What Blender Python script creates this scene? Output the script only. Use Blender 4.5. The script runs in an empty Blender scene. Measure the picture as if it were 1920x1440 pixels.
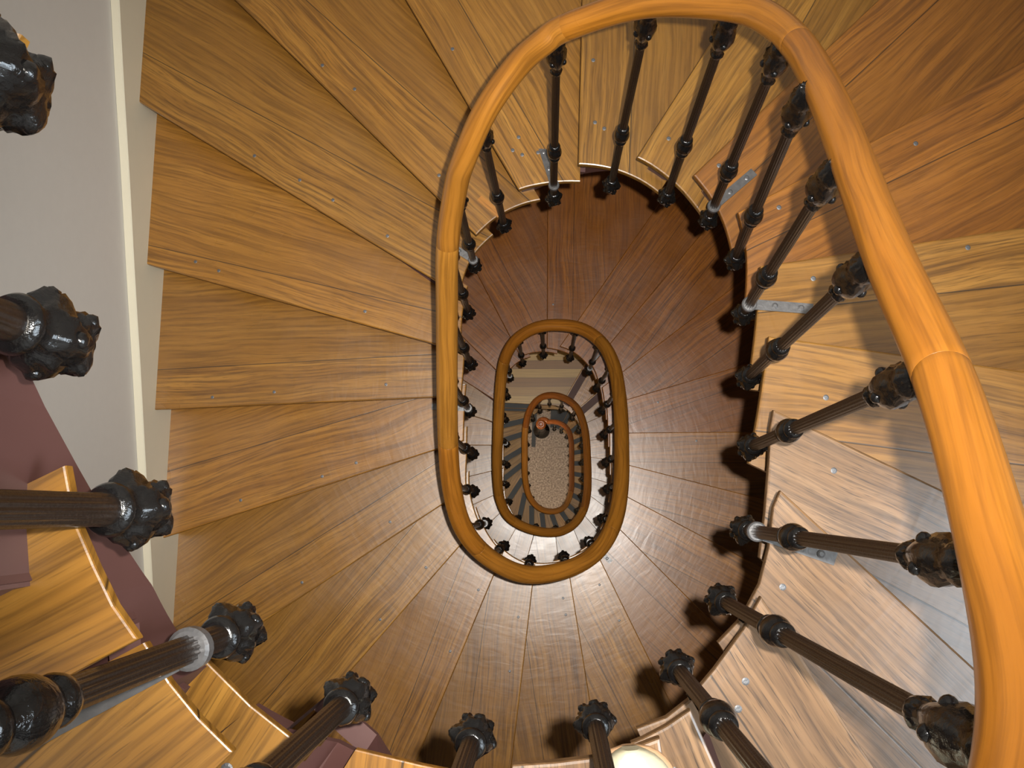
import bpy, bmesh, math, random
from mathutils import Vector, Matrix
random.seed(7)
S = bpy.context.scene
COL = S.collection
PI = math.pi
# ------------------------------------------------------------------ survey of the stair (metres, plan seen from above)
# every step falls RISE metres; step n lies between nosing n-1 and nosing n, the stair goes down anticlockwise
RISE = 0.168
ZC = 13.961                       # height of the photographer's camera above the ground floor
def hang_z(k): return ZC - (1.985 + RISE*k)        # height of the pendant under baluster k
def step_z(n): return hang_z(n) + 0.12             # top of step n
def rail_z(k): return hang_z(k) + 1.12             # middle of the handrail above baluster k
HANG = {-9:(-0.287,0.222), -8:(-0.334,0.116), -7:(-0.338,0.001), -6:(-0.308,-0.117), -5:(-0.227,-0.211), -4:(-0.099,-0.287), -3:(0.064,-0.301), -2:(0.204,-0.251), -1:(0.307,-0.158), 0:(0.384,-0.037), 1:(0.435,0.137), 2:(0.468,0.311), 3:(0.495,0.496), 4:(0.511,0.681), 5:(0.469,0.846), 6:(0.370,0.970), 7:(0.209,1.067), 8:(0.020,1.080), 9:(-0.160,1.034), 10:(-0.280,0.926), 11:(-0.317,0.778), 12:(-0.321,0.598), 13:(-0.336,0.421), 14:(-0.337,0.249), 15:(-0.344,0.089), 16:(-0.296,-0.057), 17:(-0.220,-0.169), 18:(-0.095,-0.244), 19:(0.073,-0.232), 20:(0.210,-0.161), 21:(0.291,-0.041), 22:(0.332,0.124), 23:(0.335,0.284), 24:(0.337,0.461), 25:(0.334,0.625), 26:(0.311,0.787), 27:(0.267,0.923), 28:(0.147,1.040), 29:(-0.036,1.086), 30:(-0.187,1.055), 31:(-0.282,0.970), 32:(-0.312,0.851), 33:(-0.332,0.693), 34:(-0.331,0.516), 35:(-0.333,0.362), 36:(-0.345,0.210), 37:(-0.330,0.074), 38:(-0.260,-0.058)}
HEAD = {-1:(0.326,-0.177), 0:(0.382,-0.047), 1:(0.406,0.145), 2:(0.416,0.315), 3:(0.429,0.501), 4:(0.436,0.692), 5:(0.443,0.867), 6:(0.375,1.006), 7:(0.227,1.114), 8:(0.023,1.128), 9:(-0.126,1.011)}
RAIL = [(-1,0.318,-0.153), (0,0.379,-0.037), (1,0.412,0.134), (2,0.424,0.294), (3,0.441,0.468), (4,0.455,0.650), (5,0.460,0.822), (5.6,0.429,0.934), (6.1,0.370,1.010), (7,0.209,1.100), (7.8,0.043,1.116), (8,-0.007,1.099), (8.4,-0.072,1.074), (8.9,-0.158,0.991), (9.5,-0.217,0.905), (10,-0.246,0.861), (11,-0.285,0.746), (12,-0.302,0.600), (13,-0.318,0.420), (14,-0.331,0.248), (15,-0.335,0.089), (16,-0.309,-0.060), (17,-0.229,-0.171), (18,-0.094,-0.246), (19,0.076,-0.233), (20,0.206,-0.165), (21,0.290,-0.040), (22,0.330,0.124), (23,0.347,0.283), (24,0.359,0.457), (25,0.360,0.619), (26,0.346,0.780), (27,0.288,0.931), (28,0.164,1.044), (29,-0.036,1.084), (30,-0.183,1.044), (31,-0.265,0.960), (32,-0.302,0.848), (33,-0.324,0.688), (34,-0.340,0.513), (35,-0.355,0.358), (36,-0.360,0.211), (37,-0.350,0.075), (38,-0.284,-0.058), (39,-0.120,-0.142), (40,0.060,-0.161), (41,0.186,-0.107), (42,0.271,0.004), (43,0.308,0.142), (44,0.321,0.299), (45,0.324,0.464), (46,0.323,0.635), (47,0.302,0.790), (48,0.247,0.942), (49,0.129,1.044), (50,0.005,1.084), (51,-0.097,1.068), (52,-0.178,0.993), (53,-0.223,0.883), (54,-0.244,0.736), (55,-0.248,0.585), (56,-0.253,0.428), (57,-0.246,0.295), (58,-0.210,0.147), (59,-0.115,0.034), (60,0.006,-0.006), (61,0.119,0.012), (62,0.194,0.078), (63,0.247,0.201), (64,0.264,0.328), (65,0.268,0.459), (66,0.273,0.594), (67,0.278,0.733), (68,0.276,0.876), (69,0.247,1.009), (70,0.176,1.098), (71,0.082,1.148), (71.7,-0.008,1.159)]
NOSE = {-8:(-.33,-.055,-156), -7:(-0.316,-0.118,-150.5), -6:(-0.276,-0.207,-136.8), -2:(0.231,-0.335,-66.4), -1:(0.433,-0.26,-57.5), 0:(0.595,-0.112,-43.6), 1:(0.635,0.12,-26.3), 2:(0.811,0.342,-8.4), 3:(0.811,0.634,8.1), 4:(0.831,0.955,27.9), 5:(0.664,1.181,43.6), 6:(0.388,1.243,57.5), 7:(0.107,1.383,88.2), 8:(-0.287,1.407,119.6), 9:(-0.747,1.464,134.7), 10:(-0.989,1.198,148.2), 11:(-1.003,0.796,164), 12:(-1.02,0.425,-177.7), 13:(-1.001,0.078,-162.2), 14:(-0.834,-0.22,-146.9), 15:(-0.671,-0.467,-131.4), 16:(-0.446,-0.747,-112.9), 17:(-0.133,-0.785,-97), 18:(0.146,-0.615,-81.1), 19:(0.411,-0.561,-64), 20:(0.544,-0.271,-45.4), 21:(0.771,-0.108,-28), 22:(0.814,0.161,-14.5), 23:(0.857,0.452,0.3), 24:(0.808,0.763,16.3), 25:(0.824,1.134,37.2), 26:(0.672,1.396,50.1), 27:(0.444,1.604,55.2), 28:(-0.005,1.694,89.5), 29:(-0.396,1.45,117.2), 30:(-0.445,1.062,134.7), 31:(-0.523,0.879,147.2), 32:(-0.481,0.671,163.4), 33:(-0.531,0.49,179.9), 34:(-0.542,0.278,-166.7), 35:(-0.52,0.081,-155.8), 36:(-0.429,-0.053,-136.9), 37:(-0.295,-0.184,-119.3), 38:(-0.151,-0.277,-105.7), 39:(0.061,-0.274,-83.3), 40:(0.226,-0.195,-67.6), 41:(0.359,-0.095,-48.8), 42:(0.446,0.078,-37.2), 43:(0.45,0.283,-16.8), 44:(0.451,0.492,-7.3), 45:(0.456,0.679,7.6), 46:(0.463,0.896,23.4), 47:(0.418,1.119,40.5), 48:(0.282,1.335,59.9), 49:(-0.236,1.249,176.6), 50:(-0.299,1.062,177.7), 51:(-0.369,0.765,178.1), 52:(-0.384,0.531,-167.4), 53:(-0.393,0.36,-162.2), 54:(-0.375,0.175,-149.2), 55:(-0.312,0.047,-141.6), 56:(-0.184,-0.069,-123.2), 57:(-0.04,-0.121,-103.2), 58:(0.093,-0.092,-90.3)}
# lamp powers (watts)
FLASH, WINDOW, CEIL, LAMP1, LAMP2, LAMP3 = 165.0, 65.0, 40.0, 4.0, 14.0, 28.0
CONE = 77
# ------------------------------------------------------------------ helpers
def link(o, parent=None):
    COL.objects.link(o)
    if parent: o.parent = parent
    return o
def tag(o, label=None, cat=None, group=None, kind=None):
    if label: o['label'] = label
    if cat: o['category'] = cat
    if group: o['group'] = group
    if kind: o['kind'] = kind
    return o
def empty(name, loc):
    o = bpy.data.objects.new(name, None); o.location = loc; o.empty_display_size = .1
    return link(o)
def obj(name, bm, mat, parent=None, smooth=False, off=None):
    me = bpy.data.meshes.new(name)
    bmesh.ops.recalc_face_normals(bm, faces=bm.faces)
    bm.to_mesh(me); bm.free()
    if off is not None: me.transform(Matrix.Translation(-Vector(off)))
    if smooth:
        for p in me.polygons: p.use_smooth = len(p.vertices) < 7
    for m in (mat if isinstance(mat, (list, tuple)) else [mat]): me.materials.append(m)
    return link(bpy.data.objects.new(name, me), parent)
def catmull(pts, t):
    n = len(pts); i = max(0, min(n-2, int(math.floor(t)))); f = t-i
    p = [pts[max(0, min(n-1, i+j))] for j in (-1, 0, 1, 2)]
    return 0.5*((2*p[1])+(p[2]-p[0])*f+(2*p[0]-5*p[1]+4*p[2]-p[3])*f*f+(3*p[1]-p[0]-3*p[2]+p[3])*f**3)
def box(bm, x0, x1, y0, y1, z0, z1, M=None):
    vs = [bm.verts.new((x, y, z)) for z in (z0, z1) for y in (y0, y1) for x in (x0, x1)]
    if M:
        for v in vs: v.co = M @ v.co
    for f in ((0,2,3,1),(4,5,7,6),(0,1,5,4),(2,6,7,3),(0,4,6,2),(1,3,7,5)): bm.faces.new([vs[i] for i in f])
    return vs
def prism(bm, poly, z0, z1):
    lo = [bm.verts.new((p[0], p[1], z0)) for p in poly]; hi = [bm.verts.new((p[0], p[1], z1)) for p in poly]
    n = len(poly)
    bm.faces.new(lo[::-1]); top = bm.faces.new(hi)
    for i in range(n): bm.faces.new((lo[i], lo[(i+1) % n], hi[(i+1) % n], hi[i]))
    return top
def lathe(bm, prof, seg=20, fn=None, M=None):
    rings = []
    for i, (r, z) in enumerate(prof):
        ring = []
        for j in range(seg):
            a = 2*PI*j/seg; rr, zz = (fn(a, i, r, z) if fn else (r, z))
            c = Vector((rr*math.cos(a), rr*math.sin(a), zz)); ring.append(bm.verts.new(M @ c if M else c))
        rings.append(ring)
    for a, b in zip(rings, rings[1:]):
        for j in range(seg): bm.faces.new((a[j], a[(j+1) % seg], b[(j+1) % seg], b[j]))
    bm.faces.new(rings[0][::-1]); bm.faces.new(rings[-1])
def sweep(bm, pts, rad, seg=20, uv=None, u0=0.0, flat=1.0):
    """tube along pts; rad is a list; uv layer gets (length, turn)"""
    n = len(pts); rings = []; ln = [u0]
    for i in range(1, n): ln.append(ln[-1]+(pts[i]-pts[i-1]).length)
    for i in range(n):
        t = (pts[min(n-1, i+1)]-pts[max(0, i-1)]).normalized()
        side = t.cross(Vector((0, 0, 1))).normalized(); up = side.cross(t).normalized()
        rings.append([bm.verts.new(pts[i]+(side*math.cos(2*PI*j/seg)+up*math.sin(2*PI*j/seg)*flat)*rad[i]) for j in range(seg)])
    for i in range(n-1):
        for j in range(seg):
            f = bm.faces.new((rings[i][j], rings[i][(j+1) % seg], rings[i+1][(j+1) % seg], rings[i+1][j]))
            if uv:
                for l, (a, b) in zip(f.loops, ((i, j), (i, j+1), (i+1, j+1), (i+1, j))): l[uv].uv = (ln[a], b/seg*.2)
    for c in (rings[0][::-1], rings[-1]): bm.faces.new(c).material_index = 0
    return ln[-1]

# ------------------------------------------------------------------ materials
class NT:
    def __init__(s, name):
        s.m = bpy.data.materials.new(name); s.m.use_nodes = True; s.t = s.m.node_tree
        s.b = s.t.nodes['Principled BSDF']
    def n(s, typ, **kw):
        nd = s.t.nodes.new(typ)
        for k, v in kw.items():
            if k.startswith('i_'):
                key = k[2:]; key = int(key) if key.isdigit() else key.replace('_', ' ')
                s.set(nd.inputs[key], v)
            else: setattr(nd, k, v)
        return nd
    def set(s, sock, v):
        if hasattr(v, 'is_output'): s.t.links.new(v, sock)
        else: sock.default_value = v
    def mul(s, a, b, op='MULTIPLY'):
        nd = s.t.nodes.new('ShaderNodeMath'); nd.operation = op; s.set(nd.inputs[0], a); s.set(nd.inputs[1], b); return nd.outputs[0]
    def mix(s, f, a, b, blend='MIX'):
        nd = s.t.nodes.new('ShaderNodeMix'); nd.data_type = 'RGBA'; nd.blend_type = blend
        s.set(nd.inputs[0], f); s.set(nd.inputs[6], a); s.set(nd.inputs[7], b); return nd.outputs[2]
    def ramp(s, f, stops):
        nd = s.t.nodes.new('ShaderNodeValToRGB'); e = nd.color_ramp.elements
        while len(e) < len(stops): e.new(.5)
        for el, (p, c) in zip(e, stops): el.position = p; el.color = c if len(c) == 4 else (*c, 1)
        s.set(nd.inputs[0], f); return nd.outputs[0]
    def rng(s, v, a, b, c, d):
        nd = s.t.nodes.new('ShaderNodeMapRange'); s.set(nd.inputs[0], v)
        for i, x in enumerate((a, b, c, d)): nd.inputs[i+1].default_value = x
        return nd.outputs[0]
    def comb(s, x, y, z=0.0):
        nd = s.t.nodes.new('ShaderNodeCombineXYZ')
        for i, v in enumerate((x, y, z)): s.set(nd.inputs[i], v)
        return nd.outputs[0]
    def noise(s, vec, scale, detail=3, rough=.55, dist=0.0):
        nd = s.n('ShaderNodeTexNoise'); s.set(nd.inputs['Vector'], vec)
        nd.inputs['Scale'].default_value = scale; nd.inputs['Detail'].default_value = detail
        nd.inputs['Roughness'].default_value = rough; nd.inputs['Distortion'].default_value = dist
        return nd.outputs[0]
    def bump(s, h, strength, dist=.01, normal=None):
        nd = s.n('ShaderNodeBump'); nd.inputs['Strength'].default_value = strength; nd.inputs['Distance'].default_value = dist
        s.set(nd.inputs['Height'], h)
        if normal is not None: s.set(nd.inputs['Normal'], normal)
        return nd.outputs[0]
def wood(name, dark, mid, light, rough=.34, ripple=.5, seams=True, knots=True, pores=.55, coat=.25):
    w = NT(name)
    uv = w.n('ShaderNodeUVMap').outputs[0]
    sp = w.n('ShaderNodeSeparateXYZ', i_0=uv); u, v = sp.outputs[0], sp.outputs[1]
    oi = w.n('ShaderNodeObjectInfo'); rnd = oi.outputs['Random']
    off = w.mul(rnd, 37.0)
    u1, v1 = w.mul(u, off, 'ADD'), w.mul(v, w.mul(off, 1.7), 'ADD')
    warp = w.noise(w.comb(w.mul(u1, 1.3), w.mul(v1, 3.0)), 1.0, 2)
    vv = w.mul(v1, w.mul(warp, .10), 'ADD')
    fig = w.noise(w.comb(w.mul(u1, .9), w.mul(vv, 24.0)), 1.0, 5, .6, .8)      # broad figure of the board
    fine = w.noise(w.comb(w.mul(u1, 3.0), w.mul(vv, 95.0)), 1.0, 3, .6)         # growth rings
    pore = w.noise(w.comb(w.mul(u1, 14.0), w.mul(vv, 330.0)), 1.0, 2, .6)       # open pores
    blot = w.noise(w.comb(w.mul(u1, 2.2), w.mul(v1, 4.0)), 1.0, 3)
    col = w.ramp(fig, [(.22, dark), (.48, mid), (.78, light)])
    col = w.mix(w.rng(fine, .44, .64, .0, .72), col, (*[c*.55 for c in dark], 1), 'MIX')
    col = w.mix(w.mul(w.rng(pore, .56, .68, 0, 1), pores), col, (*[c*.35 for c in dark], 1))
    col = w.mix(w.rng(blot, .35, .72, 0, .5), col, (*[c*.75 for c in mid], 1))
    h = w.mul(fine, w.mul(pore, -.6), 'ADD')
    if knots:
        vo = w.n('ShaderNodeTexVoronoi'); w.set(vo.inputs['Vector'], w.comb(w.mul(u1, 1.7), w.mul(vv, 3.6))); vo.inputs['Scale'].default_value = 1.0
        pick = w.n('ShaderNodeSeparateColor', i_0=vo.outputs['Color']).outputs[0]
        k = w.mul(w.rng(vo.outputs['Distance'], .03, .10, 1, 0), w.rng(pick, .70, .74, 0, 1))
        col = w.mix(w.mul(k, .75), col, (*[c*.25 for c in dark], 1))
    if seams:   # the step is glued up from two boards, the joint runs a little askew
        pos = w.mul(w.mul(w.mul(rnd, 91.0, 'MULTIPLY'), 1.0, 'FRACT'), .16)
        j = w.mul(w.mul(v, w.mul(pos, .10, 'ADD'), 'SUBTRACT'), w.mul(u, w.mul(w.mul(rnd, .5, 'SUBTRACT'), .10), 'MULTIPLY'), 'SUBTRACT')
        ja = w.mul(j, 0.0, 'ABSOLUTE')
        line = w.rng(ja, .0008, .0024, 1, 0)
        sap = w.mul(w.rng(w.mul(j, -.012, 'SUBTRACT'), 0, .02, 1, 0), w.rng(j, -.014, -.010, 0, 1))
        side = w.rng(j, -.001, .001, 0, 1)
        col = w.mix(w.mul(side, .30), col, (*[c*.7 for c in mid], 1))
        col = w.mix(w.mul(line, .8), col, (.012, .007, .003, 1))
        h = w.mul(h, w.mul(line, -2.0), 'ADD')
    col = w.mix(1.0, col, oi.outputs['Color'], 'MULTIPLY')
    w.set(w.b.inputs['Base Color'], col)
    wear = w.noise(w.comb(w.mul(u1, 3.0), w.mul(v1, 3.0)), 1.0, 3)
    w.set(w.b.inputs['Roughness'], w.mul(w.rng(wear, .3, .7, -.06, .10), rough, 'ADD'))
    nrm = w.bump(h, .12, .0012)
    rip = w.noise(w.comb(w.mul(u1, 30.0), w.mul(v1, 9.0)), 1.0, 2, .5, .4)       # hollows worn by feet
    nrm = w.bump(rip, ripple, .004, nrm)
    w.set(w.b.inputs['Normal'], nrm)
    w.b.inputs['Coat Weight'].default_value = coat; w.b.inputs['Coat Roughness'].default_value = .30; w.b.inputs['Coat IOR'].default_value = 1.5
    return w.m
def plain(name, col, rough=.5, bump=0.0, scale=60, var=.12, coat=0.0, metal=0.0, spec=.5):
    w = NT(name)
    tc = w.n('ShaderNodeTexCoord').outputs['Object']
    nz = w.noise(tc, scale, 4)
    c2 = tuple(c*(1-var) for c in col)
    w.set(w.b.inputs['Base Color'], w.mix(nz, (*col, 1), (*c2, 1)))
    w.b.inputs['Roughness'].default_value = rough; w.b.inputs['Metallic'].default_value = metal
    w.b.inputs['Specular IOR Level'].default_value = spec
    w.b.inputs['Coat Weight'].default_value = coat; w.b.inputs['Coat Roughness'].default_value = .08
    if bump: w.set(w.b.inputs['Normal'], w.bump(nz, bump, .004))
    return w.m
OAK = wood('waxed_oak', (.13, .050, .006), (.31, .136, .018), (.44, .215, .036), ripple=.22, coat=.65, rough=.31)
OAK_HAZE = wood('oak_window_haze', (.10, .050, .022), (.25, .132, .056), (.33, .188, .088), ripple=.2, coat=.6, rough=.31, pores=.95)  # stronger pores; grey haze of the window's gloss put into the base colour
OAK_LOW = wood('matt_oak', (.19, .09, .022), (.35, .185, .055), (.44, .25, .08), rough=.62, coat=.03, ripple=.2, seams=False, knots=False)
RISER = wood('riser_oak', (.16, .08, .02), (.30, .15, .04), (.40, .22, .06), ripple=.1, seams=False, knots=False)
BEECH = wood('varnished_beech', (.33, .118, .012), (.43, .165, .018), (.50, .205, .026), rough=.30, ripple=.06, seams=False, knots=False, pores=.12, coat=.5)
IRON = plain('black_enamelled_iron', (.006, .0055, .0055), .16, .5, 110, .2, coat=.35, spec=.35)
SHAFT = plain('brown_black_iron', (.017, .0105, .0075), .32, .2, 200, .4, coat=.2)
STEEL = plain('worn_bracket_iron', (.16, .155, .155), .36, .15, 90, .6, metal=.35)
NAILM = plain('nail_steel', (.16, .16, .165), .45, .2, 300, .3, metal=.6)
MAROON = plain('maroon_paint', (.088, .036, .030), .55, .08, 20, .1)
PLASTER = plain('grey_beige_wall_paint', (.68, .65, .60), .75, .10, 26, .06)
CREAM = plain('cream_gloss_paint', (.76, .70, .54), .42, .06, 18, .05)
STRIP = plain('dark_grey_rubber', (.045, .048, .050), .7, .2, 240, .25)
BROWNSTRIP = plain('brown_rubber', (.085, .040, .030), .65, .2, 240, .25)
LEATHER = plain('cream_leather', (.50, .45, .31), .38, .25, 60, .08, coat=.15)
SOLE = plain('tan_rubber', (.42, .24, .12), .6, .2, 90, .15)
WHITE = plain('white_ceiling_paint', (.72, .70, .66), .8, .05, 30, .04)
def stone():
    w = NT('speckled_stone')
    tc = w.n('ShaderNodeTexCoord').outputs['Object']
    a = w.noise(tc, 42.0, 4, .7); b = w.noise(tc, 3.0, 3)
    c = w.ramp(a, [(.34, (.10, .072, .050)), (.50, (.27, .20, .145)), (.66, (.46, .37, .28))])
    w.set(w.b.inputs['Base Color'], w.mix(w.rng(b, .3, .7, 0, .35), c, (.20, .145, .10, 1)))
    w.b.inputs['Roughness'].default_value = .6
    return w.m
STONE = stone()
def parquet():
    w = NT('landing_boards')
    uv = w.n('ShaderNodeUVMap').outputs[0]
    sp = w.n('ShaderNodeSeparateXYZ', i_0=uv); u, v = sp.outputs[0], sp.outputs[1]
    row = w.mul(w.mul(v, 11.0), 0.0, 'FLOOR'); fr = w.mul(w.mul(v, 11.0), 0.0, 'FRACT')
    wn = w.n('ShaderNodeTexWhiteNoise', noise_dimensions='1D'); w.set(wn.inputs['W'], row)
    g = w.noise(w.comb(w.mul(u, 2.5), w.mul(v, 90.0)), 1.0, 4)
    c = w.ramp(wn.outputs[0], [(0, (.21, .105, .032)), (.5, (.34, .20, .062)), (1, (.44, .29, .095))])
    c = w.mix(w.rng(g, .4, .65, 0, .4), c, (.13, .07, .03, 1))
    c = w.mix(w.mul(w.rng(w.mul(w.mul(fr, .5, 'SUBTRACT'), 0, 'ABSOLUTE'), .475, .495, 0, 1), .8), c, (.03, .018, .01, 1))
    w.set(w.b.inputs['Base Color'], c); w.b.inputs['Roughness'].default_value = .4
    return w.m
PARQUET = parquet()

# ------------------------------------------------------------------ well curve (inner ends of the steps)
KMAX = 72
wellpts = {}
for k in range(-11, KMAX+1):
    if k in HANG: wellpts[k] = Vector(HANG[k])
RAILD = {r[0]: Vector(r[1:]) for r in RAIL}
for k in range(39, KMAX): wellpts[k] = RAILD[k].copy()
wellpts[KMAX] = Vector((-.06, 1.15))
wellpts[-10] = Vector((-.215, .42)) + Vector((-.08, 0)); wellpts[-11] = Vector((-.30, .60))
wellpts[-10] = Vector((-.285, .40))
WK = [wellpts[k] for k in range(-11, KMAX+1)]
for _ in range(1):                       # ease out small wobbles of the survey
    WK = [WK[0]]+[(WK[i-1]+WK[i]*6+WK[i+1])/8 for i in range(1, len(WK)-1)]+[WK[-1]]
def table(k, tab):
    for (a, ra), (b, rb) in zip(tab, tab[1:]):
        if k <= b: return ra+(rb-ra)*max(0, k-a)/(b-a)
    return tab[-1][1]
def edge_out(k):      # how far the step ends stand back from the balusters
    return table(k, [(-12, .014), (-7.5, .014), (-5, .04), (-2.2, .046), (-1.3, .050), (-.6, .032), (.3, .018), (1, .014), (5.5, .014), (6.5, .024), (8.5, .024), (9.5, .014), (80, .014)])
def well(k, out=None):
    if out is None: out = edge_out(k)
    t = k+11; p = catmull(WK, t); d = (catmull(WK, t+.05)-catmull(WK, t-.05))
    d.normalize(); return p+Vector((d.y, -d.x))*out
def well_normal(k):
    t = k+11; d = (catmull(WK, t+.05)-catmull(WK, t-.05)); d.normalize(); return Vector((d.y, -d.x))
# the stairwell walls
def left_x(y): return -1.575+.018*(y-.7)
QUAD = [Vector((left_x(2.35), 2.35)), Vector((1.70, 2.35)), Vector((1.70, -1.50)), Vector((left_x(-1.5), -1.5))]
def ray_quad(p, d):
    best = None
    for i in range(4):
        a, b = QUAD[i], QUAD[(i+1) % 4]; e = b-a; den = d.x*e.y-d.y*e.x
        if abs(den) < 1e-9: continue
        w = a-p; t = (w.x*e.y-w.y*e.x)/den; s = (w.x*d.y-w.y*d.x)/den
        if t > 1e-6 and -1e-6 <= s <= 1+1e-6 and (best is None or t < best[0]): best = (t, i)
    return p+d*best[0], best[1]
def nosing(n):
    src = n
    while src not in NOSE:
        src += 21 if src < 0 else (-20 if src > 58 else -21)     # the landing shifts the count by one step
    x, y, a = NOSE[src]; a = math.radians(a)
    return Vector((x, y)), Vector((math.cos(a), math.sin(a))), src != n
def hit_well(c, d, kg, out, free):
    """parameter k where the line through c along d meets the well curve near kg"""
    best = None; last = None
    for i in range(-40, 41):
        k = kg+i*.05
        if k < -11 or k > KMAX: continue
        p = well(k, out); s = (p-c).x*d.y-(p-c).y*d.x
        if last is not None and last[1]*s <= 0 and ((p-c).dot(d) > -9):
            f = last[1]/(last[1]-s) if last[1] != s else 0
            kk = last[0]+f*(k-last[0])
            if best is None or abs(kk-kg) < abs(best-kg): best = kk
        last = (k, s)
    return best if best is not None else kg
EDGE = {-8: [(-.30, .27), (-.350, .14), (-.352, .05), (-.325, -.012), (-.297, -.050)],
        -7: [(-.343, .032), (-.333, -.008), (-.318, -.038), (-.303, -.065), (-.285, -.088)],
        -6: [(-.348, -.112), (-.325, -.145), (-.298, -.175), (-.268, -.202)],
        -5: [(-.352, -.152), (-.304, -.196), (-.252, -.234)],
        -4: [(-.228, -.277), (-.150, -.294), (-.095, -.304), (-.02, -.318)],
        -1: [(.143, -.357), (.192, -.339), (.229, -.311), (.273, -.261), (.323, -.196), (.354, -.142)],
        0: [(.308, -.239), (.353, -.194), (.387, -.133), (.406, -.066), (.417, .008), (.431, .038)],
        1: [(.423, -.093), (.437, -.002), (.448, .095), (.454, .171), (.461, .206)],
        -2: [(.120, -.343), (.138, -.336), (.173, -.318), (.209, -.294)],
        -3: [(-.050, -.335), (.005, -.331), (.053, -.325), (.10, -.315), (.145, -.298)]}
KN = {-8: -6.85, -7: -6.2, -6: -5.45, -5: -4.9, -4: -3.5, -3: -2.5, -2: -1.95, -1: -.65, 0: .53, 1: 1.45}
AN = {-8: -154, -7: -152, -6: -136.8, -5: -122, -4: -98, -3: -82, -2: -66.4, -1: -57.5, 0: -43.6, 1: -26.3}
TAIL = {60: -70, 61: -55, 62: -42, 63: -30, 64: -20, 65: -10, 66: 0, 67: 10, 68: 22, 69: 40, 70: 62, 71: 88, 72: 100}   # the foot of the stair
def nose_line(n):
    if n in TAIL:
        a = math.radians(TAIL[n]); k = min(KMAX, n+.4); return well(k), Vector((math.cos(a), math.sin(a))), k
    if n in EDGE:
        a = math.radians(AN[n]); return Vector(EDGE[n][-1]), Vector((math.cos(a), math.sin(a))), KN[n]
    c, d, borrowed = nosing(n)
    if borrowed:                                  # same direction as one turn above or below, starting on this turn's curve
        k = n+.5; c = well(k)
    else: k = hit_well(c, d, n+.5, None, False)
    return c, d, k
def wall_path(p0, i0, p1, i1):
    """points along the walls going up the stair (clockwise) from p0 on side i0 to p1 on side i1"""
    out = [p0]; i = i0
    while i != i1:
        out.append(QUAD[(i+1) % 4]); i = (i+1) % 4
        if len(out) > 6: break
    out.append(p1); return out
LINES = {n: nose_line(n) for n in range(-11, KMAX+1)}
BACK = {8: .01}
def step_poly(n):
    back = BACK.get(n, .10 if n < 8 else .07)
    c1, d1, k1 = LINES[n]; c0, d0, k0 = LINES[n-1]
    if n in EDGE: inner = [Vector(p) for p in EDGE[n]]
    else:
        up = Vector((d0.y, -d0.x)); cb = c0+up*back
        kb = min(hit_well(cb, d0, k0-.5, None, False), k1-.15)
        m = max(3, int((k1-kb)/.12))
        inner = [well(kb+(k1-kb)*i/m) for i in range(m+1)]        # from the back to the nosing
    pn, i_n = ray_quad(inner[-1], d1)
    pb, ib = ray_quad(inner[0], d0)
    return inner+wall_path(pn, i_n, pb, ib), inner[-1], d1, inner, pn   # along the walls back up, clockwise
def plan_uv(bm, origin, d):
    uv = bm.loops.layers.uv.new('UVMap'); up = Vector((d.y, -d.x))
    for f in bm.faces:
        for l in f.loops:
            q = Vector(l.vert.co[:2])-origin
            l[uv].uv = (q.dot(d), q.dot(up)+(l.vert.co.z % 1.0)*.7 if abs(f.normal.z) < .5 else q.dot(up))
TINT = {}
for n in range(-10, KMAX+1):
    a = random.uniform(.86, 1.12); b = random.uniform(-.05, .05)
    TINT[n] = (a*(1+b), a, a*(1-b*1.5), 1)
for n in range(24, 32): TINT[n] = (.78, .55, .25, 1)  # darker and redder: weaker flash at this depth put into the tint
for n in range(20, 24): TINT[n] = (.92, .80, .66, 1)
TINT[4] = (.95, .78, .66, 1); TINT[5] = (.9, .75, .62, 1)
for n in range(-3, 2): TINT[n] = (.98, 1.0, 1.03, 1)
for n in (2, 3): TINT[n] = (.95, .98, 1.2, 1)  # bluer: some of the window haze carried into the tint
def thk(n): return .011 if n < -3 else .021
def build_step(n, root, mat, name='tread'):
    poly, a, d, inner, pn = step_poly(n)
    z = step_z(n); bm = bmesh.new()
    prism(bm, poly, z-thk(n), z)
    ed = []
    m = len(poly)
    for e in bm.edges:
        zz = [v.co.z for v in e.verts]
        if abs(zz[0]-zz[1]) > 1e-5: continue
        mid = (e.verts[0].co+e.verts[1].co)/2; q = Vector(mid[:2])-a
        front = abs(q.x*d.y-q.y*d.x) < .004 and q.dot(d) > 0
        near_in = min((Vector(mid[:2])-(p+q2)/2).length for p, q2 in zip(inner, inner[1:])) < .002
        if front or (near_in and zz[0] > z-.01): ed.append(e)
    bm.normal_update()
    bmesh.ops.bevel(bm, geom=ed, offset=.002 if n < -3 else .0045, segments=2, affect='EDGES', profile=.5)
    bm.normal_update(); plan_uv(bm, a, d)
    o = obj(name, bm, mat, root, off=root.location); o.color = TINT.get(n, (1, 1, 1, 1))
    return o, a, d, pn
def build_riser(n, root, mat):
    """the upright board under the front edge of step n"""
    c, d, k = LINES[n]; up = Vector((d.y, -d.x))
    io = .15 if n in (-6, -5) else string_out(k-.2); kr = hit_well(c+up*.03, d, k-.2, io, False); p = well(kr, io); q, _ = ray_quad(p, d)
    z0, z1 = step_z(n+1)-.001, step_z(n)-thk(n)+.001
    bm = bmesh.new(); prism(bm, [p, q, q+up*.018, p+up*.018], z0, z1); bm.normal_update(); plan_uv(bm, p, d)
    o = obj('riser', bm, mat, root, off=root.location); o.color = TINT.get(n, (1, 1, 1, 1)); return o
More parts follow.
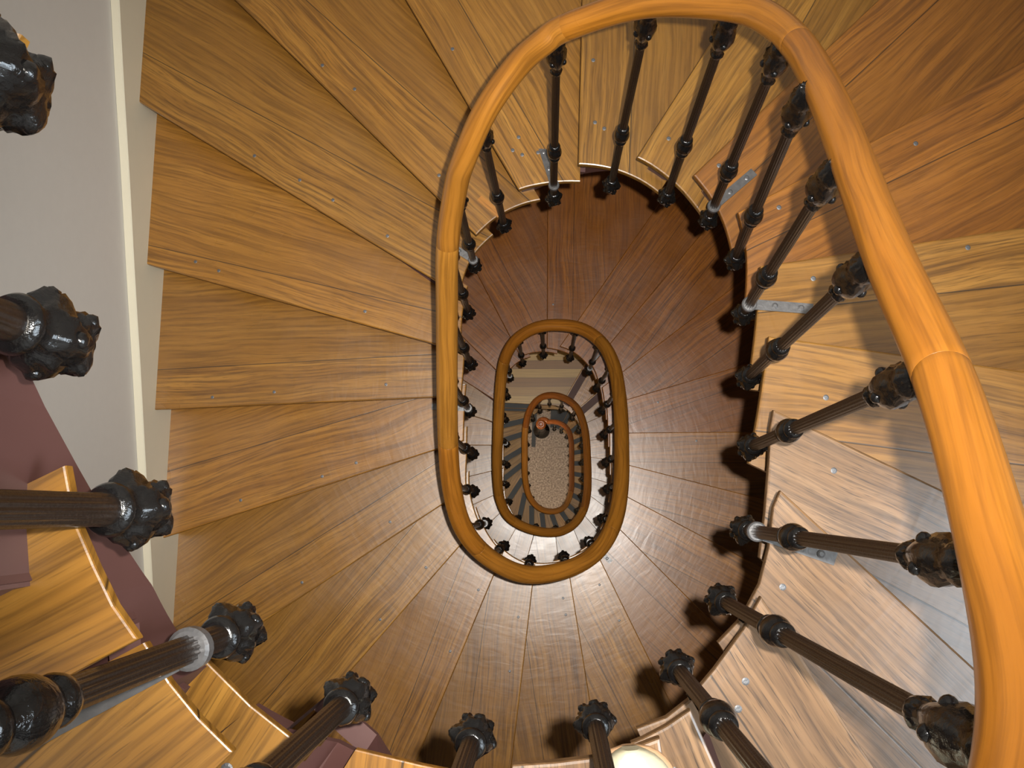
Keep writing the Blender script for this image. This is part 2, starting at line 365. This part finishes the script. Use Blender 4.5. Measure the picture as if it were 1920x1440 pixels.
def string_out(k):
    return table(k, [(-12, .040), (-8.5, .040), (-7.3, .034), (-6.5, .038), (-6, .055), (-5, .056), (-4, .066), (-3, .095), (-2.6, .12), (-1.4, .105), (-.5, .088), (.5, .065), (1.5, .056), (3, .054), (5.5, .054), (6.5, .066), (8.5, .066), (9.5, .056), (80, .054)])
def string_end(n):
    """where the riser of step n meets the string"""
    c, d, k = LINES[n]; up = Vector((d.y, -d.x)); out = string_out(k)+.005
    return hit_well(c+up*.028, d, k-.2, out, False)
def build_string(n0, n1, root, mat):
    bm = bmesh.new(); prev = None
    for n in range(n0, n1+1):
        k0, k1 = string_end(n-1), string_end(n)
        if k1 < k0+.05: k1 = k0+.05
        zt = step_z(n)-thk(n)
        m = 6
        for i in range(m+1):
            k = k0+(k1-k0)*i/m
            if n == -4: zt = step_z(n)-thk(n)-(.09 if k < -4.62 else 0)
            zz = min(step_z(k)-.125, zt-.01)
            out = .17 if n == -6 and k > -5.8 else string_out(k); a, b = well(k, out), well(k, out+.03)
            ring = [bm.verts.new((*a, zz)), bm.verts.new((*a, zt)), bm.verts.new((*b, zt)), bm.verts.new((*b, zz))]
            if prev:
                for q in range(4): bm.faces.new((prev[q], prev[(q+1) % 4], ring[(q+1) % 4], ring[q]))
            else: bm.faces.new(ring[::-1])
            prev = ring
    bm.faces.new(prev)
    return obj('stringer', bm, mat, root, off=root.location)
def build_soffit(n0, n1, root, mat):
    bm = bmesh.new(); prev = None
    for n in range(n0, n1+1):
        c0, d0, k0 = LINES[n-1]; c1, d1, k1 = LINES[n]
        a0, a1 = math.atan2(d0.y, d0.x), math.atan2(d1.y, d1.x)
        while a1 < a0-.3: a1 += 2*PI
        for i in range(4):
            f = i/4; k = k0+(k1-k0)*f; an = a0+(a1-a0)*f
            p = well(k, (.17 if n == -6 and k > -5.8 else string_out(k))+.015); q, _ = ray_quad(p, Vector((math.cos(an), math.sin(an))))
            z = step_z(n-.5+f)-.122
            ring = [bm.verts.new((*p, z)), bm.verts.new((*q, z)), bm.verts.new((*q, z+.015)), bm.verts.new((*p, z+.015))]
            if prev:
                for j in range(4): bm.faces.new((prev[j], prev[(j+1) % 4], ring[(j+1) % 4], ring[j]))
            else: bm.faces.new(ring[::-1])
            prev = ring
    bm.faces.new(prev)
    return obj('soffit', bm, mat, root, smooth=False, off=root.location)
# nail: one shape, shared by all copies
bm = bmesh.new(); lathe(bm, [(.0065, -.004), (.0065, .0006), (.004, .0012)], 10)
nail_src = obj('nail', bm, NAILM); nail_me = nail_src.data; bpy.data.objects.remove(nail_src)
def add_nails(tread, root, n, a, d, spots):
    up = Vector((d.y, -d.x))
    for u, v in spots:
        p = a+d*u+up*v
        o = bpy.data.objects.new('nail', nail_me); link(o, tread)
        o.location = Vector((*p, step_z(n)))-root.location
# ------------------------------------------------------------------ upper staircase
stair = empty('staircase', (.05, .42, step_z(48)))
tag(stair, 'waxed oak winding staircase with bare steps turning down to the plank landing', 'staircase')
NAILS = {-1: [(.10, .10), (.13, .135), (.155, .16), (.30, .05)], -2: [(.07, .06), (.10, .09), (.20, .04)], 0: [(.12, .13)], 1: [(.16, .06)], 2: [(.14, .12)],
         3: [(.12, .05), (.50, .03)], 4: [(.5, .06), (.10, .04)], 5: [(.07, .03), (.06, .06)], 6: [(.10, .05), (.30, .05)], 7: [(.14, .05), (.12, .08), (.35, .04)],
         8: [(.10, .07), (.13, .05), (.08, .12), (.16, .09), (.55, .05), (.9, .05)], 9: [(.25, .06), (.7, .07), (.85, .05)],
         10: [(.35, .05), (.6, .06), (.75, .06), (.95, .05)], 11: [(.4, .05), (1.0, .05), (1.1, .06)], 12: [(.3, .06), (.75, .05), (1.0, .04)],
         13: [(.45, .05), (.6, .04), (.95, .05)], 14: [(.35, .06), (.8, .05)], 15: [(.3, .05), (.6, .05)], 16: [(.2, .04), (.5, .05)],
         17: [(.25, .05), (.5, .06)], 18: [(.18, .05), (.26, .05)], 19: [(.2, .06), (.4, .05)], 23: [(.5, .05)], 24: [(.3, .07)], 28: [(.3, .04)], -6: [(.12, .07), (.17, .06)], -5: [(.06, .05)]}
for n in range(-10, 49):
    o, a, d, pn = build_step(n, stair, OAK_HAZE if -3 <= n <= 1 else OAK)
    add_nails(o, stair, n, a, d, NAILS.get(n, []))
    build_riser(n, stair, MAROON if n < -5 else RISER)
    if n == 9:
        bm = bmesh.new(); p, q = Vector((-.243, 1.100)), Vector((-.170, 1.035)); w_ = (q-p).normalized(); w_ = Vector((-w_.y, w_.x))*.012
        prism(bm, [p-w_, q-w_*.9, q+w_*1.1, p+w_], step_z(n)-.006, step_z(n)+.0012); bm.normal_update(); plan_uv(bm, p, (q-p).normalized())
        s = obj('repair_patch', bm, RISER, o, off=stair.location); s.color = (1.5, 1.25, .9, 1); s['label'] = 'pale wooden repair patch'
    if n in (47, 48):
        up = Vector((d.y, -d.x)); bm = bmesh.new(); q = pn-d*.05
        prism(bm, [a+d*.03+up*.012, q+up*.012, q+up*.08, a+d*.03+up*.08], step_z(n)-.001, step_z(n)+.003)
        s = obj('nosing_strip', bm, BROWNSTRIP, o, off=stair.location); s['label'] = 'brown anti-slip strip along the front edge'
build_string(-9, 48, stair, MAROON); build_soffit(-9, 48, stair, MAROON)
# ------------------------------------------------------------------ landing and lower staircase
land = empty('landing', (.0, 1.6, step_z(49)))
tag(land, 'landing of narrow plank flooring between the bare and the strip-edged steps', 'landing')
poly, a, d, inner, pn = step_poly(49)
bm = bmesh.new(); prism(bm, poly, step_z(49)-.05, step_z(49)); bm.normal_update(); plan_uv(bm, Vector((0, 0)), Vector((1, .0)))
obj('plank_floor', bm, PARQUET, land, off=land.location)
build_riser(49, land, RISER); build_string(49, 49, land, MAROON); build_soffit(49, 49, land, MAROON)
lower = empty('staircase', (.05, .42, step_z(72)))
tag(lower, 'lower winding staircase with dark grey strips on its step edges above the stone floor', 'staircase')
for n in range(50, 72):
    o, a, d, pn = build_step(n, lower, OAK_LOW if n < 71 else STRIP)
    if n == 71: o['label'] = 'dark grey bottom step'
    build_riser(n, lower, RISER)
    up = Vector((d.y, -d.x)); bm = bmesh.new(); q = pn-d*.04
    prism(bm, [a+d*.02+up*.004, q+up*.004, q+up*.062, a+d*.02+up*.062], step_z(n)-.001, step_z(n)+.003)
    s = obj('nosing_strip', bm, STRIP, o, off=lower.location); s['label'] = 'dark grey anti-slip strip along the front edge'
build_string(50, 71, lower, MAROON); build_soffit(50, 68, lower, MAROON)
# ------------------------------------------------------------------ railing
rail = empty('stair_railing', (-.02, 1.15, 0))
tag(rail, 'continuous orange varnished wooden handrail on black cast iron balusters round the oval stairwell', 'railing')
RK = [(k, Vector((x, y))) for k, x, y in RAIL]
pre = [(k, well(k, .0)) for k in range(-10, -1)]
RK = pre+RK
def rail_rad(k):
    tab = [(-11, .031), (-1, .031), (8, .0315), (14, .034), (20, .036), (34, .036), (42, .033), (50, .032), (73, .032)]
    for (a, ra), (b, rb) in zip(tab, tab[1:]):
        if k <= b: return ra+(rb-ra)*(k-a)/(b-a)
    return .032
P3 = [Vector((p.x, p.y, rail_z(k))) for k, p in RK]; KS = [k for k, p in RK]
dense = []; dk = []
for i in range(len(P3)-1):
    m = 8
    for j in range(m): dense.append(catmull(P3, i+j/m)); dk.append(KS[i]+(KS[i+1]-KS[i])*j/m)
dense.append(P3[-1]); dk.append(KS[-1])
for _ in range(5):
    dense = [dense[0]]+[(dense[i-1]+dense[i]*2+dense[i+1])/4 for i in range(1, len(dense)-1)]+[dense[-1]]
# volute over the newel post
cx, cy, r = -.095, 1.135, .0
vz = dense[-1].z; p = dense[-1]
nx, ny = -.105, 1.128
ang0 = math.atan2(p.y-ny, p.x-nx); r0 = math.hypot(p.x-nx, p.y-ny)
for i in range(1, 8):
    a = ang0+i*.26; r = r0+(0.04-r0)*i/7
    dense.append(Vector((nx+r*math.cos(a), ny+r*math.sin(a), vz-.02*min(1, i/5)))); dk.append(71.7+i*.05)
def rail_at(k):
    for i in range(len(dk)-1):
        if dk[i] <= k <= dk[i+1]:
            f = (k-dk[i])/(dk[i+1]-dk[i]); return dense[i].lerp(dense[i+1], f)
    return dense[-1]
JOINTS = [-10, -4.5, 1.05, 5.1, 7.8, 11.0, 14.15, 16.6, 20.6, 27, 31.2, 36.6, 42, 48, 53.3, 57, 63, 69, 80]
RT = [(1, 1, 1), (1.06, .98, .82), (1.06, .98, .82), (1.04, 1, .9), (1, 1.02, 1.1), (.98, 1.06, 1.25), (1.05, 1, .9), (1, 1, 1), (.86, .86, .8), (.92, .85, .75), (.98, 1, 1), (1, .98, .9), (.8, .68, .6), (.72, .55, .5), (.98, .98, 1), (.95, .9, .9), (.72, .5, .42), (.85, .55, .4)]
ulen = 0
for a, b, t in zip(JOINTS, JOINTS[1:], RT):
    ii = [i for i in range(len(dk)) if a < dk[i] < b]
    pts = [dense[i] for i in ii]; kk = [dk[i] for i in ii]
    if a > dk[0]: pts.insert(0, rail_at(a)); kk.insert(0, a)
    if b < dk[-1]: pts.append(rail_at(b)); kk.append(b)
    # a hair-wide chamfer at each glued joint
    rad = [rail_rad(k) for k in kk]
    d0 = (pts[1]-pts[0]).normalized()*.0004; d1 = (pts[-1]-pts[-2]).normalized()*.0004
    pts = [pts[0], pts[0]+d0]+pts[1:-1]+[pts[-1]-d1, pts[-1]]
    rad = [rad[0]-.00012, rad[0]]+rad[1:-1]+[rad[-1], rad[-1]-.00012]
    bm = bmesh.new(); uv = bm.loops.layers.uv.new('UVMap')
    ulen = sweep(bm, pts, rad, 28, uv, ulen)
    o = obj('handrail', bm, BEECH, rail, smooth=True, off=rail.location); o.color = (*t, 1)
# baluster shapes, standing on the pendant's middle at the origin, x pointing to the stair side
def rs(seed):
    r = random.Random(seed); return r
bm = bmesh.new()
FL = 14
prof = [(.0125, .02), (.0125, .06)]+[(.0122-.0012*i/24., .07+.83*i/24) for i in range(25)]+[(.0125, .92), (.0125, 1.085)]
lathe(bm, prof, FL*4, lambda a, i, r, z: ((r*(1-.16*(.5+.5*math.cos(a*FL))) if 1 < i < 27 else r), z))
shaft_me = obj('baluster', bm, SHAFT, smooth=True)
def petals(seed, depth):
    r = random.Random(seed); ph = r.uniform(0, 6)
    def fn(a, i, rr, z):
        w = .5+.5*math.cos(4*a+.0); w2 = math.cos(11*a+ph+i*1.7)
        return rr*(1+depth*(w-.35)*(1 if 2 <= i <= 9 else .35)+.045*w2), z+.003*w2
    return fn
from mathutils import noise as mnoise
bm = bmesh.new()
FP = [(.012, .056), (.019, .053), (.0215, .047), (.019, .041), (.0165, .037), (.0205, .031), (.0255, .024), (.0275, .016), (.0285, .008), (.0275, .000), (.0245, -.007), (.0235, -.011), (.0255, -.016), (.0245, -.023), (.0200, -.030), (.0150, -.036), (.0130, -.040), (.0105, -.045), (.006, -.049), (.002, -.050)]
def leaf(a, i, r, z):
    q = 1+(.10*math.cos(4*a) if 5 <= i <= 10 else (.12*math.cos(4*a+PI) if 11 <= i <= 15 else 0))
    c = Vector((r*math.cos(a), r*math.sin(a), z))
    d = mnoise.noise(c*95)*.0042+mnoise.noise(c*210+Vector((3, 1, 7)))*.0026 if 4 <= i <= 17 else 0
    return r*q+d, z+d*.5
lathe(bm, FP, 56, leaf)
for j in range(4):
    for a, rr, z, sz in ((j*PI/2, .0275, .012, .0068), (j*PI/2+PI/4, .0235, -.018, .0066)):
        g = bmesh.ops.create_icosphere(bm, subdivisions=2, radius=sz, matrix=Matrix.Translation((rr*math.cos(a), rr*math.sin(a), z)))
        for vv in g['verts']: vv.co += vv.co.normalized()*mnoise.noise(vv.co*240)*.002
bmesh.ops.scale(bm, vec=(.94, .94, .96), verts=bm.verts)
fin_me = obj('finial', bm, IRON, smooth=True)
bm = bmesh.new()
lathe(bm, [(.0115, .345), (.0165, .350), (.0175, .356), (.0165, .362), (.0125, .366), (.0125, .370), (.0185, .376), (.0215, .386), (.0225, .396), (.0215, .407), (.0180, .417), (.0125, .423), (.0125, .427), (.0175, .431), (.0180, .437), (.0165, .443), (.0110, .448)], 28)
collar_me = obj('collar', bm, IRON, smooth=True)
bm = bmesh.new()
lathe(bm, [(.0115, .900), (.0160, .905), (.0170, .912), (.0150, .920), (.0125, .925), (.0140, .935), (.0190, .945), (.0245, .965), (.0275, .985), (.0270, 1.005), (.0235, 1.022), (.0215, 1.034), (.0245, 1.044), (.0240, 1.058), (.0180, 1.070), (.0140, 1.088)], 32, petals(9, .16))
for j in range(4):
    a = j*PI/2+PI/4
    bmesh.ops.create_icosphere(bm, subdivisions=2, radius=.009, matrix=Matrix.Translation((.023*math.cos(a), .023*math.sin(a), .975)))
for vv in bm.verts: vv.co.x *= .9; vv.co.y *= .9
cap_me = obj('capital', bm, IRON, smooth=True)
bm = bmesh.new()          # eye round the shaft and a flat strap with two screw heads on the step
lathe(bm, [(.0155, .112), (.0185, .114), (.0185, .126), (.0155, .128)], 24)
vs = box(bm, .014, .150, -.0125, .0125, .1215, .1262)
for x in (.060, .122):
    lathe(bm, [(.0075, .126), (.0075, .128), (.004, .1295)], 12, None, Matrix.Translation((x, 0, 0)))
brk_me = obj('bracket', bm, STEEL)
bm = bmesh.new()          # short peg from the shaft into the string
M = Matrix.Translation((.0, 0, .062)) @ Matrix.Rotation(PI/2, 4, 'Y')
lathe(bm, [(.006, .008), (.006, .028), (.010, .030), (.010, .040), (.007, .042), (.007, .062)], 14, None, M)
peg_me = obj('peg', bm, IRON, smooth=True)
parts = {}
for o in (shaft_me, fin_me, collar_me, cap_me, brk_me, peg_me):
    parts[o.name] = o.data; nm = o.name; bpy.data.objects.remove(o)
STRAPS = {-6: 0, 0: .08, 3: 0, 5: .25, 8: .2, 10: 0, 13: 0, 16: 0, 20: .1, 27: .3, 31: 0, 34: 0, 39: 0}
for k in range(-10, 72):
    base = wellpts[k] if k <= 38 else well(k, .0)
    if k in HEAD: head = Vector(HEAD[k])
    elif k <= -2: head = base.copy()
    else:
        q = rail_at(k); head = base.lerp(Vector((q.x, q.y)), .9)
    if k >= 9:
        q = rail_at(k); head = base.lerp(Vector((q.x, q.y)), .9)
    if k == -7: base, head = base*.955, head*.955
    b3 = Vector((*base, hang_z(k)+(.045 if k == -7 else 0))); h3 = Vector((*head, b3.z+1.0))
    zax = (h3-b3).normalized(); nrm = well_normal(k)
    if k in STRAPS:
        nrm = Matrix.Rotation(STRAPS[k], 2) @ nrm
    xax = Vector((*nrm, 0)); xax = (xax-zax*xax.dot(zax)).normalized(); yax = zax.cross(xax)
    M = Matrix((xax, yax, zax)).transposed().to_4x4(); M.translation = b3-rail.location
    o = bpy.data.objects.new('baluster', parts['baluster']); link(o, rail); o.matrix_local = M
    for nm in ('finial', 'collar', 'capital'):
        link(bpy.data.objects.new(nm, parts[nm]), o)
    if k in STRAPS: s = link(bpy.data.objects.new('bracket', parts['bracket']), o); s['label'] = 'flat grey iron strap'
    else: link(bpy.data.objects.new('peg', parts['peg']), o)
# newel post carrying the volute
bm = bmesh.new()
NV = Matrix.Translation((nx, ny, 0)-rail.location*1.0 if False else Vector((nx, ny, 0))-rail.location)
topz = dense[-1].z
lathe(bm, [(.115, 0), (.115, .05), (.105, .06), (.105, .10), (.085, .12), (.09, .14), (.07, .16), (.055, .22), (.048, .30), (.06, .33), (.045, .36), (.042, .60), (.055, .64), (.042, .68), (.036, topz-.20), (.05, topz-.16), (.06, topz-.12), (.045, topz-.07), (.03, topz-.035)], 32, None, NV)
o = obj('newel_post', bm, IRON, rail, smooth=True); o['label'] = 'black cast iron newel post'
bm = bmesh.new(); lathe(bm, [(.03, topz-.036), (.05, topz-.03), (.066, topz), (.066, topz+.02), (.056, topz+.038), (.022, topz+.042), (.018, topz+.034)], 32, None, NV)
uvl = bm.loops.layers.uv.new('UVMap')
for f in bm.faces:
    for l in f.loops: l[uvl].uv = l.vert.co[:2]
o2 = obj('rail_cap', bm, BEECH, rail, smooth=True); o2.color = (.85, .55, .4, 1)
# ------------------------------------------------------------------ the room
TOP = ZC+2.7
T = .2
def wall(name, p, q, z0=-.05, z1=TOP):
    d = (q-p).normalized(); nrm = Vector((-d.y, d.x))
    bm = bmesh.new(); prism(bm, [p, q, q+nrm*T, p+nrm*T], z0, z1)
    return tag(obj(name, bm, PLASTER), kind='structure')
g = .03
WL = [Vector((left_x(2.35)-g, 2.35+g)), Vector((1.70+g, 2.35+g)), Vector((1.70+g, -1.50-g)), Vector((left_x(-1.5)-g, -1.5-g))]
wall('wall_back', WL[0]+Vector((-T, 0)), WL[1]+Vector((T, 0)))
wall('wall_front', WL[2]+Vector((T, 0)), WL[3]+Vector((-T, 0)))
wall('wall_left', WL[3], WL[0])
# the right wall is pierced by a window beside the photographer
wy0, wy1, wz0, wz1 = -1.15, .10, ZC-.55, ZC+.85
bm = bmesh.new()
x0, x1 = 1.73, 1.73+T
box(bm, x0, x1, -1.53, 2.38, -.05, wz0); box(bm, x0, x1, -1.53, 2.38, wz1, TOP)
box(bm, x0, x1, -1.53, wy0, wz0, wz1); box(bm, x0, x1, wy1, 2.38, wz0, wz1)
tag(obj('wall_right', bm, PLASTER), kind='structure')
bm = bmesh.new()
for y in (wy0, (wy0+wy1)/2-.025, wy1-.05): box(bm, x0+.08, x0+.13, y, y+.05, wz0, wz1)
for z in (wz0, (wz0+wz1)/2-.02, wz1-.05): box(bm, x0+.081, x0+.129, wy0, wy1, z, z+.05)
tag(obj('window_1', bm, CREAM), kind='structure')
bm = bmesh.new(); box(bm, -2.2, 2.2, -2, 2.9, -.15, 0)
tag(obj('floor', bm, STONE), kind='structure')
bm = bmesh.new(); box(bm, -2.2, 2.2, -2, 2.9, TOP, TOP+.15)
tag(obj('ceiling', bm, WHITE), kind='structure')
# raked skirting board on the left wall: follows the steps
bm = bmesh.new(); prev = None
for i in range(0, 41):
    y = 2.36-3.86*i/40
    zt = ZC-(3.319+.304*(1.84-y))+.0015*math.sin(y*9)
    zb = zt-.62
    xi = left_x(y)+.002; xo = xi-.031
    ring = [bm.verts.new((xo, y, zb)), bm.verts.new((xi, y, zb)), bm.verts.new((xi, y, zt-.004)), bm.verts.new((xi-.004, y, zt)), bm.verts.new((xo, y, zt))]
    if prev:
        for j in range(5): bm.faces.new((prev[j], prev[(j+1) % 5], ring[(j+1) % 5], ring[j]))
    else: bm.faces.new(ring[::-1])
    prev = ring
bm.faces.new(prev)
tag(obj('baseboard_left', bm, CREAM), kind='structure')
# dark grey strip set in the stone floor beside the foot of the stair
bm = bmesh.new(); 
dd = (Vector((-.222, .898))-Vector((-.198, 1.414))).normalized(); pp = Vector((dd.y, -dd.x))
a, b = Vector((-.198, 1.46)), Vector((-.222, .898))
prism(bm, [a-pp*.028, b-pp*.028, b+pp*.028, a+pp*.028], -.001, .012)
tag(obj('floor_strip', bm, STRIP), 'narrow dark grey strip on the stone floor beside the newel foot', 'floor strip')
# ------------------------------------------------------------------ the photographer's shoe, toe at the edge of the step
shoe = empty('shoe', (.122, -.398, step_z(-3)))
tag(shoe, 'cream leather shoe toe standing on an oak step at the bottom edge', 'shoe')
def shoe_ring(t, grow=0.0):
    """half widths and height along the shoe; t=0 toe, 1 heel"""
    w = .052*(1-(1-min(1, t/.22))**2.6)**.5 if t < .22 else (.052-.020*math.sin(min(1, (t-.22)/.5)*PI/2)+.004*max(0, (t-.75)/.25))
    return w+grow
def shoe_mesh(z0, zfun, grow):
    bm = bmesh.new(); rings = []
    N = 26
    for i in range(N+1):
        t = max(.004, (i/N)**1.25); y = .095-.28*t
        w = shoe_ring(t, grow if t > .01 else 0); h = zfun(t); ring = []
        for j in range(20):
            a = PI*2*j/20; c, s = math.cos(a), math.sin(a)
            x = w*abs(c)**.7*(1 if c > 0 else -1)
            z = z0+(h-z0)*(.5+.5*(abs(s)**.75)*(1 if s > 0 else -1))
            ring.append(bm.verts.new((x+.012*math.sin(t*2.2)-.012, y, z)))
        rings.append(ring)
    for p, q in zip(rings, rings[1:]):
        for j in range(20): bm.faces.new((p[j], p[(j+1) % 20], q[(j+1) % 20], q[j]))
    bm.faces.new(rings[0][::-1]); bm.faces.new(rings[-1])
    return bm
obj('upper', shoe_mesh(.008, lambda t: .040+.035*min(1, t/.45)+(.02*max(0, t-.5)), -.002), LEATHER, shoe, smooth=True)
obj('sole', shoe_mesh(.0005, lambda t: .015, .004), SOLE, shoe, smooth=True)
shoe.rotation_euler = (0, 0, math.radians(4))
# ------------------------------------------------------------------ light
def lamp(name, typ, loc, power, col, size=.1, rot=None, **kw):
    l = bpy.data.lights.new(name, typ); l.energy = power; l.color = col
    if typ == 'AREA': l.shape = 'RECTANGLE'; l.size = size[0]; l.size_y = size[1]
    else: l.shadow_soft_size = size
    for k, v in kw.items(): setattr(l, k, v)
    o = bpy.data.objects.new(name, l); o.location = loc; COL.objects.link(o)
    if rot is not None: o.rotation_euler = rot
    return o
d = Vector((0.03750216, 0.12750733, 0.99112838)); e1 = Vector((0.99929655, -0.00478517, -0.03719562)); e2 = Vector((0., 0.99182609, -0.12759709))
rx = Vector((e1.x, -e2.x, -d.x)); ry = -Vector((e1.y, -e2.y, -d.y)); rz = -Vector((e1.z, -e2.z, -d.z))
R = Matrix((rx, ry, rz)).transposed().to_4x4()
cam = bpy.data.cameras.new('camera'); co = bpy.data.objects.new('camera', cam); COL.objects.link(co)
cam.sensor_fit = 'HORIZONTAL'; cam.sensor_width = 36; cam.lens = 1850/1920*36; cam.clip_start = .02; cam.clip_end = 60
M = R.copy(); M.translation = (0, 0, ZC); co.matrix_world = M
S.camera = co
# the camera's own flash, right of and above the lens
fl = lamp('flash', 'SPOT', (0, 0, 0), FLASH, (1.0, .97, .92), .012, spot_size=math.radians(CONE), spot_blend=1.0)
M = R.copy(); M.translation = Vector((0, 0, ZC))+rx*.062+ry*.036; fl.matrix_world = M
nt = fl.data; nt.use_nodes = True; t = nt.node_tree
em = [n for n in t.nodes if n.type == 'EMISSION'][0]; lf = t.nodes.new('ShaderNodeLightFalloff'); lf.inputs[0].default_value = 1.0
t.links.new(lf.outputs['Linear'], em.inputs['Strength'])
# daylight through the window, plus unseen fill lamps added under the ceiling and beneath the flights
lamp('window_daylight', 'AREA', (1.80, (wy0+wy1)/2, (wz0+wz1)/2), WINDOW, (.78, .90, 1.0), (wz1-wz0-.1, wy1-wy0-.1), (0, PI/2, 0))
lamp('overhead_fill', 'AREA', (.1, .5, TOP-.03), CEIL, (1.0, .90, .76), (.9, .9), (0, 0, 0))
for zz, p in ((ZC-5.2, LAMP1), (ZC-8.8, LAMP2), (ZC-12.5, LAMP3)):
    lamp('storey_fill', 'POINT', (-1.2, .4, zz), p, (1.0, .80, .54), .06)
    lamp('storey_fill', 'POINT', (.3, -1.3, zz-.5), p, (1.0, .80, .54), .06)
w = bpy.data.worlds.new('world'); S.world = w; w.use_nodes = True
w.node_tree.nodes['Background'].inputs[0].default_value = (.7, .8, 1, 1); w.node_tree.nodes['Background'].inputs[1].default_value = .3
v = S.view_settings; v.view_transform = 'Standard'; v.look = 'None'; v.gamma = 1.0; v.exposure = 0.0; v.use_curve_mapping = False
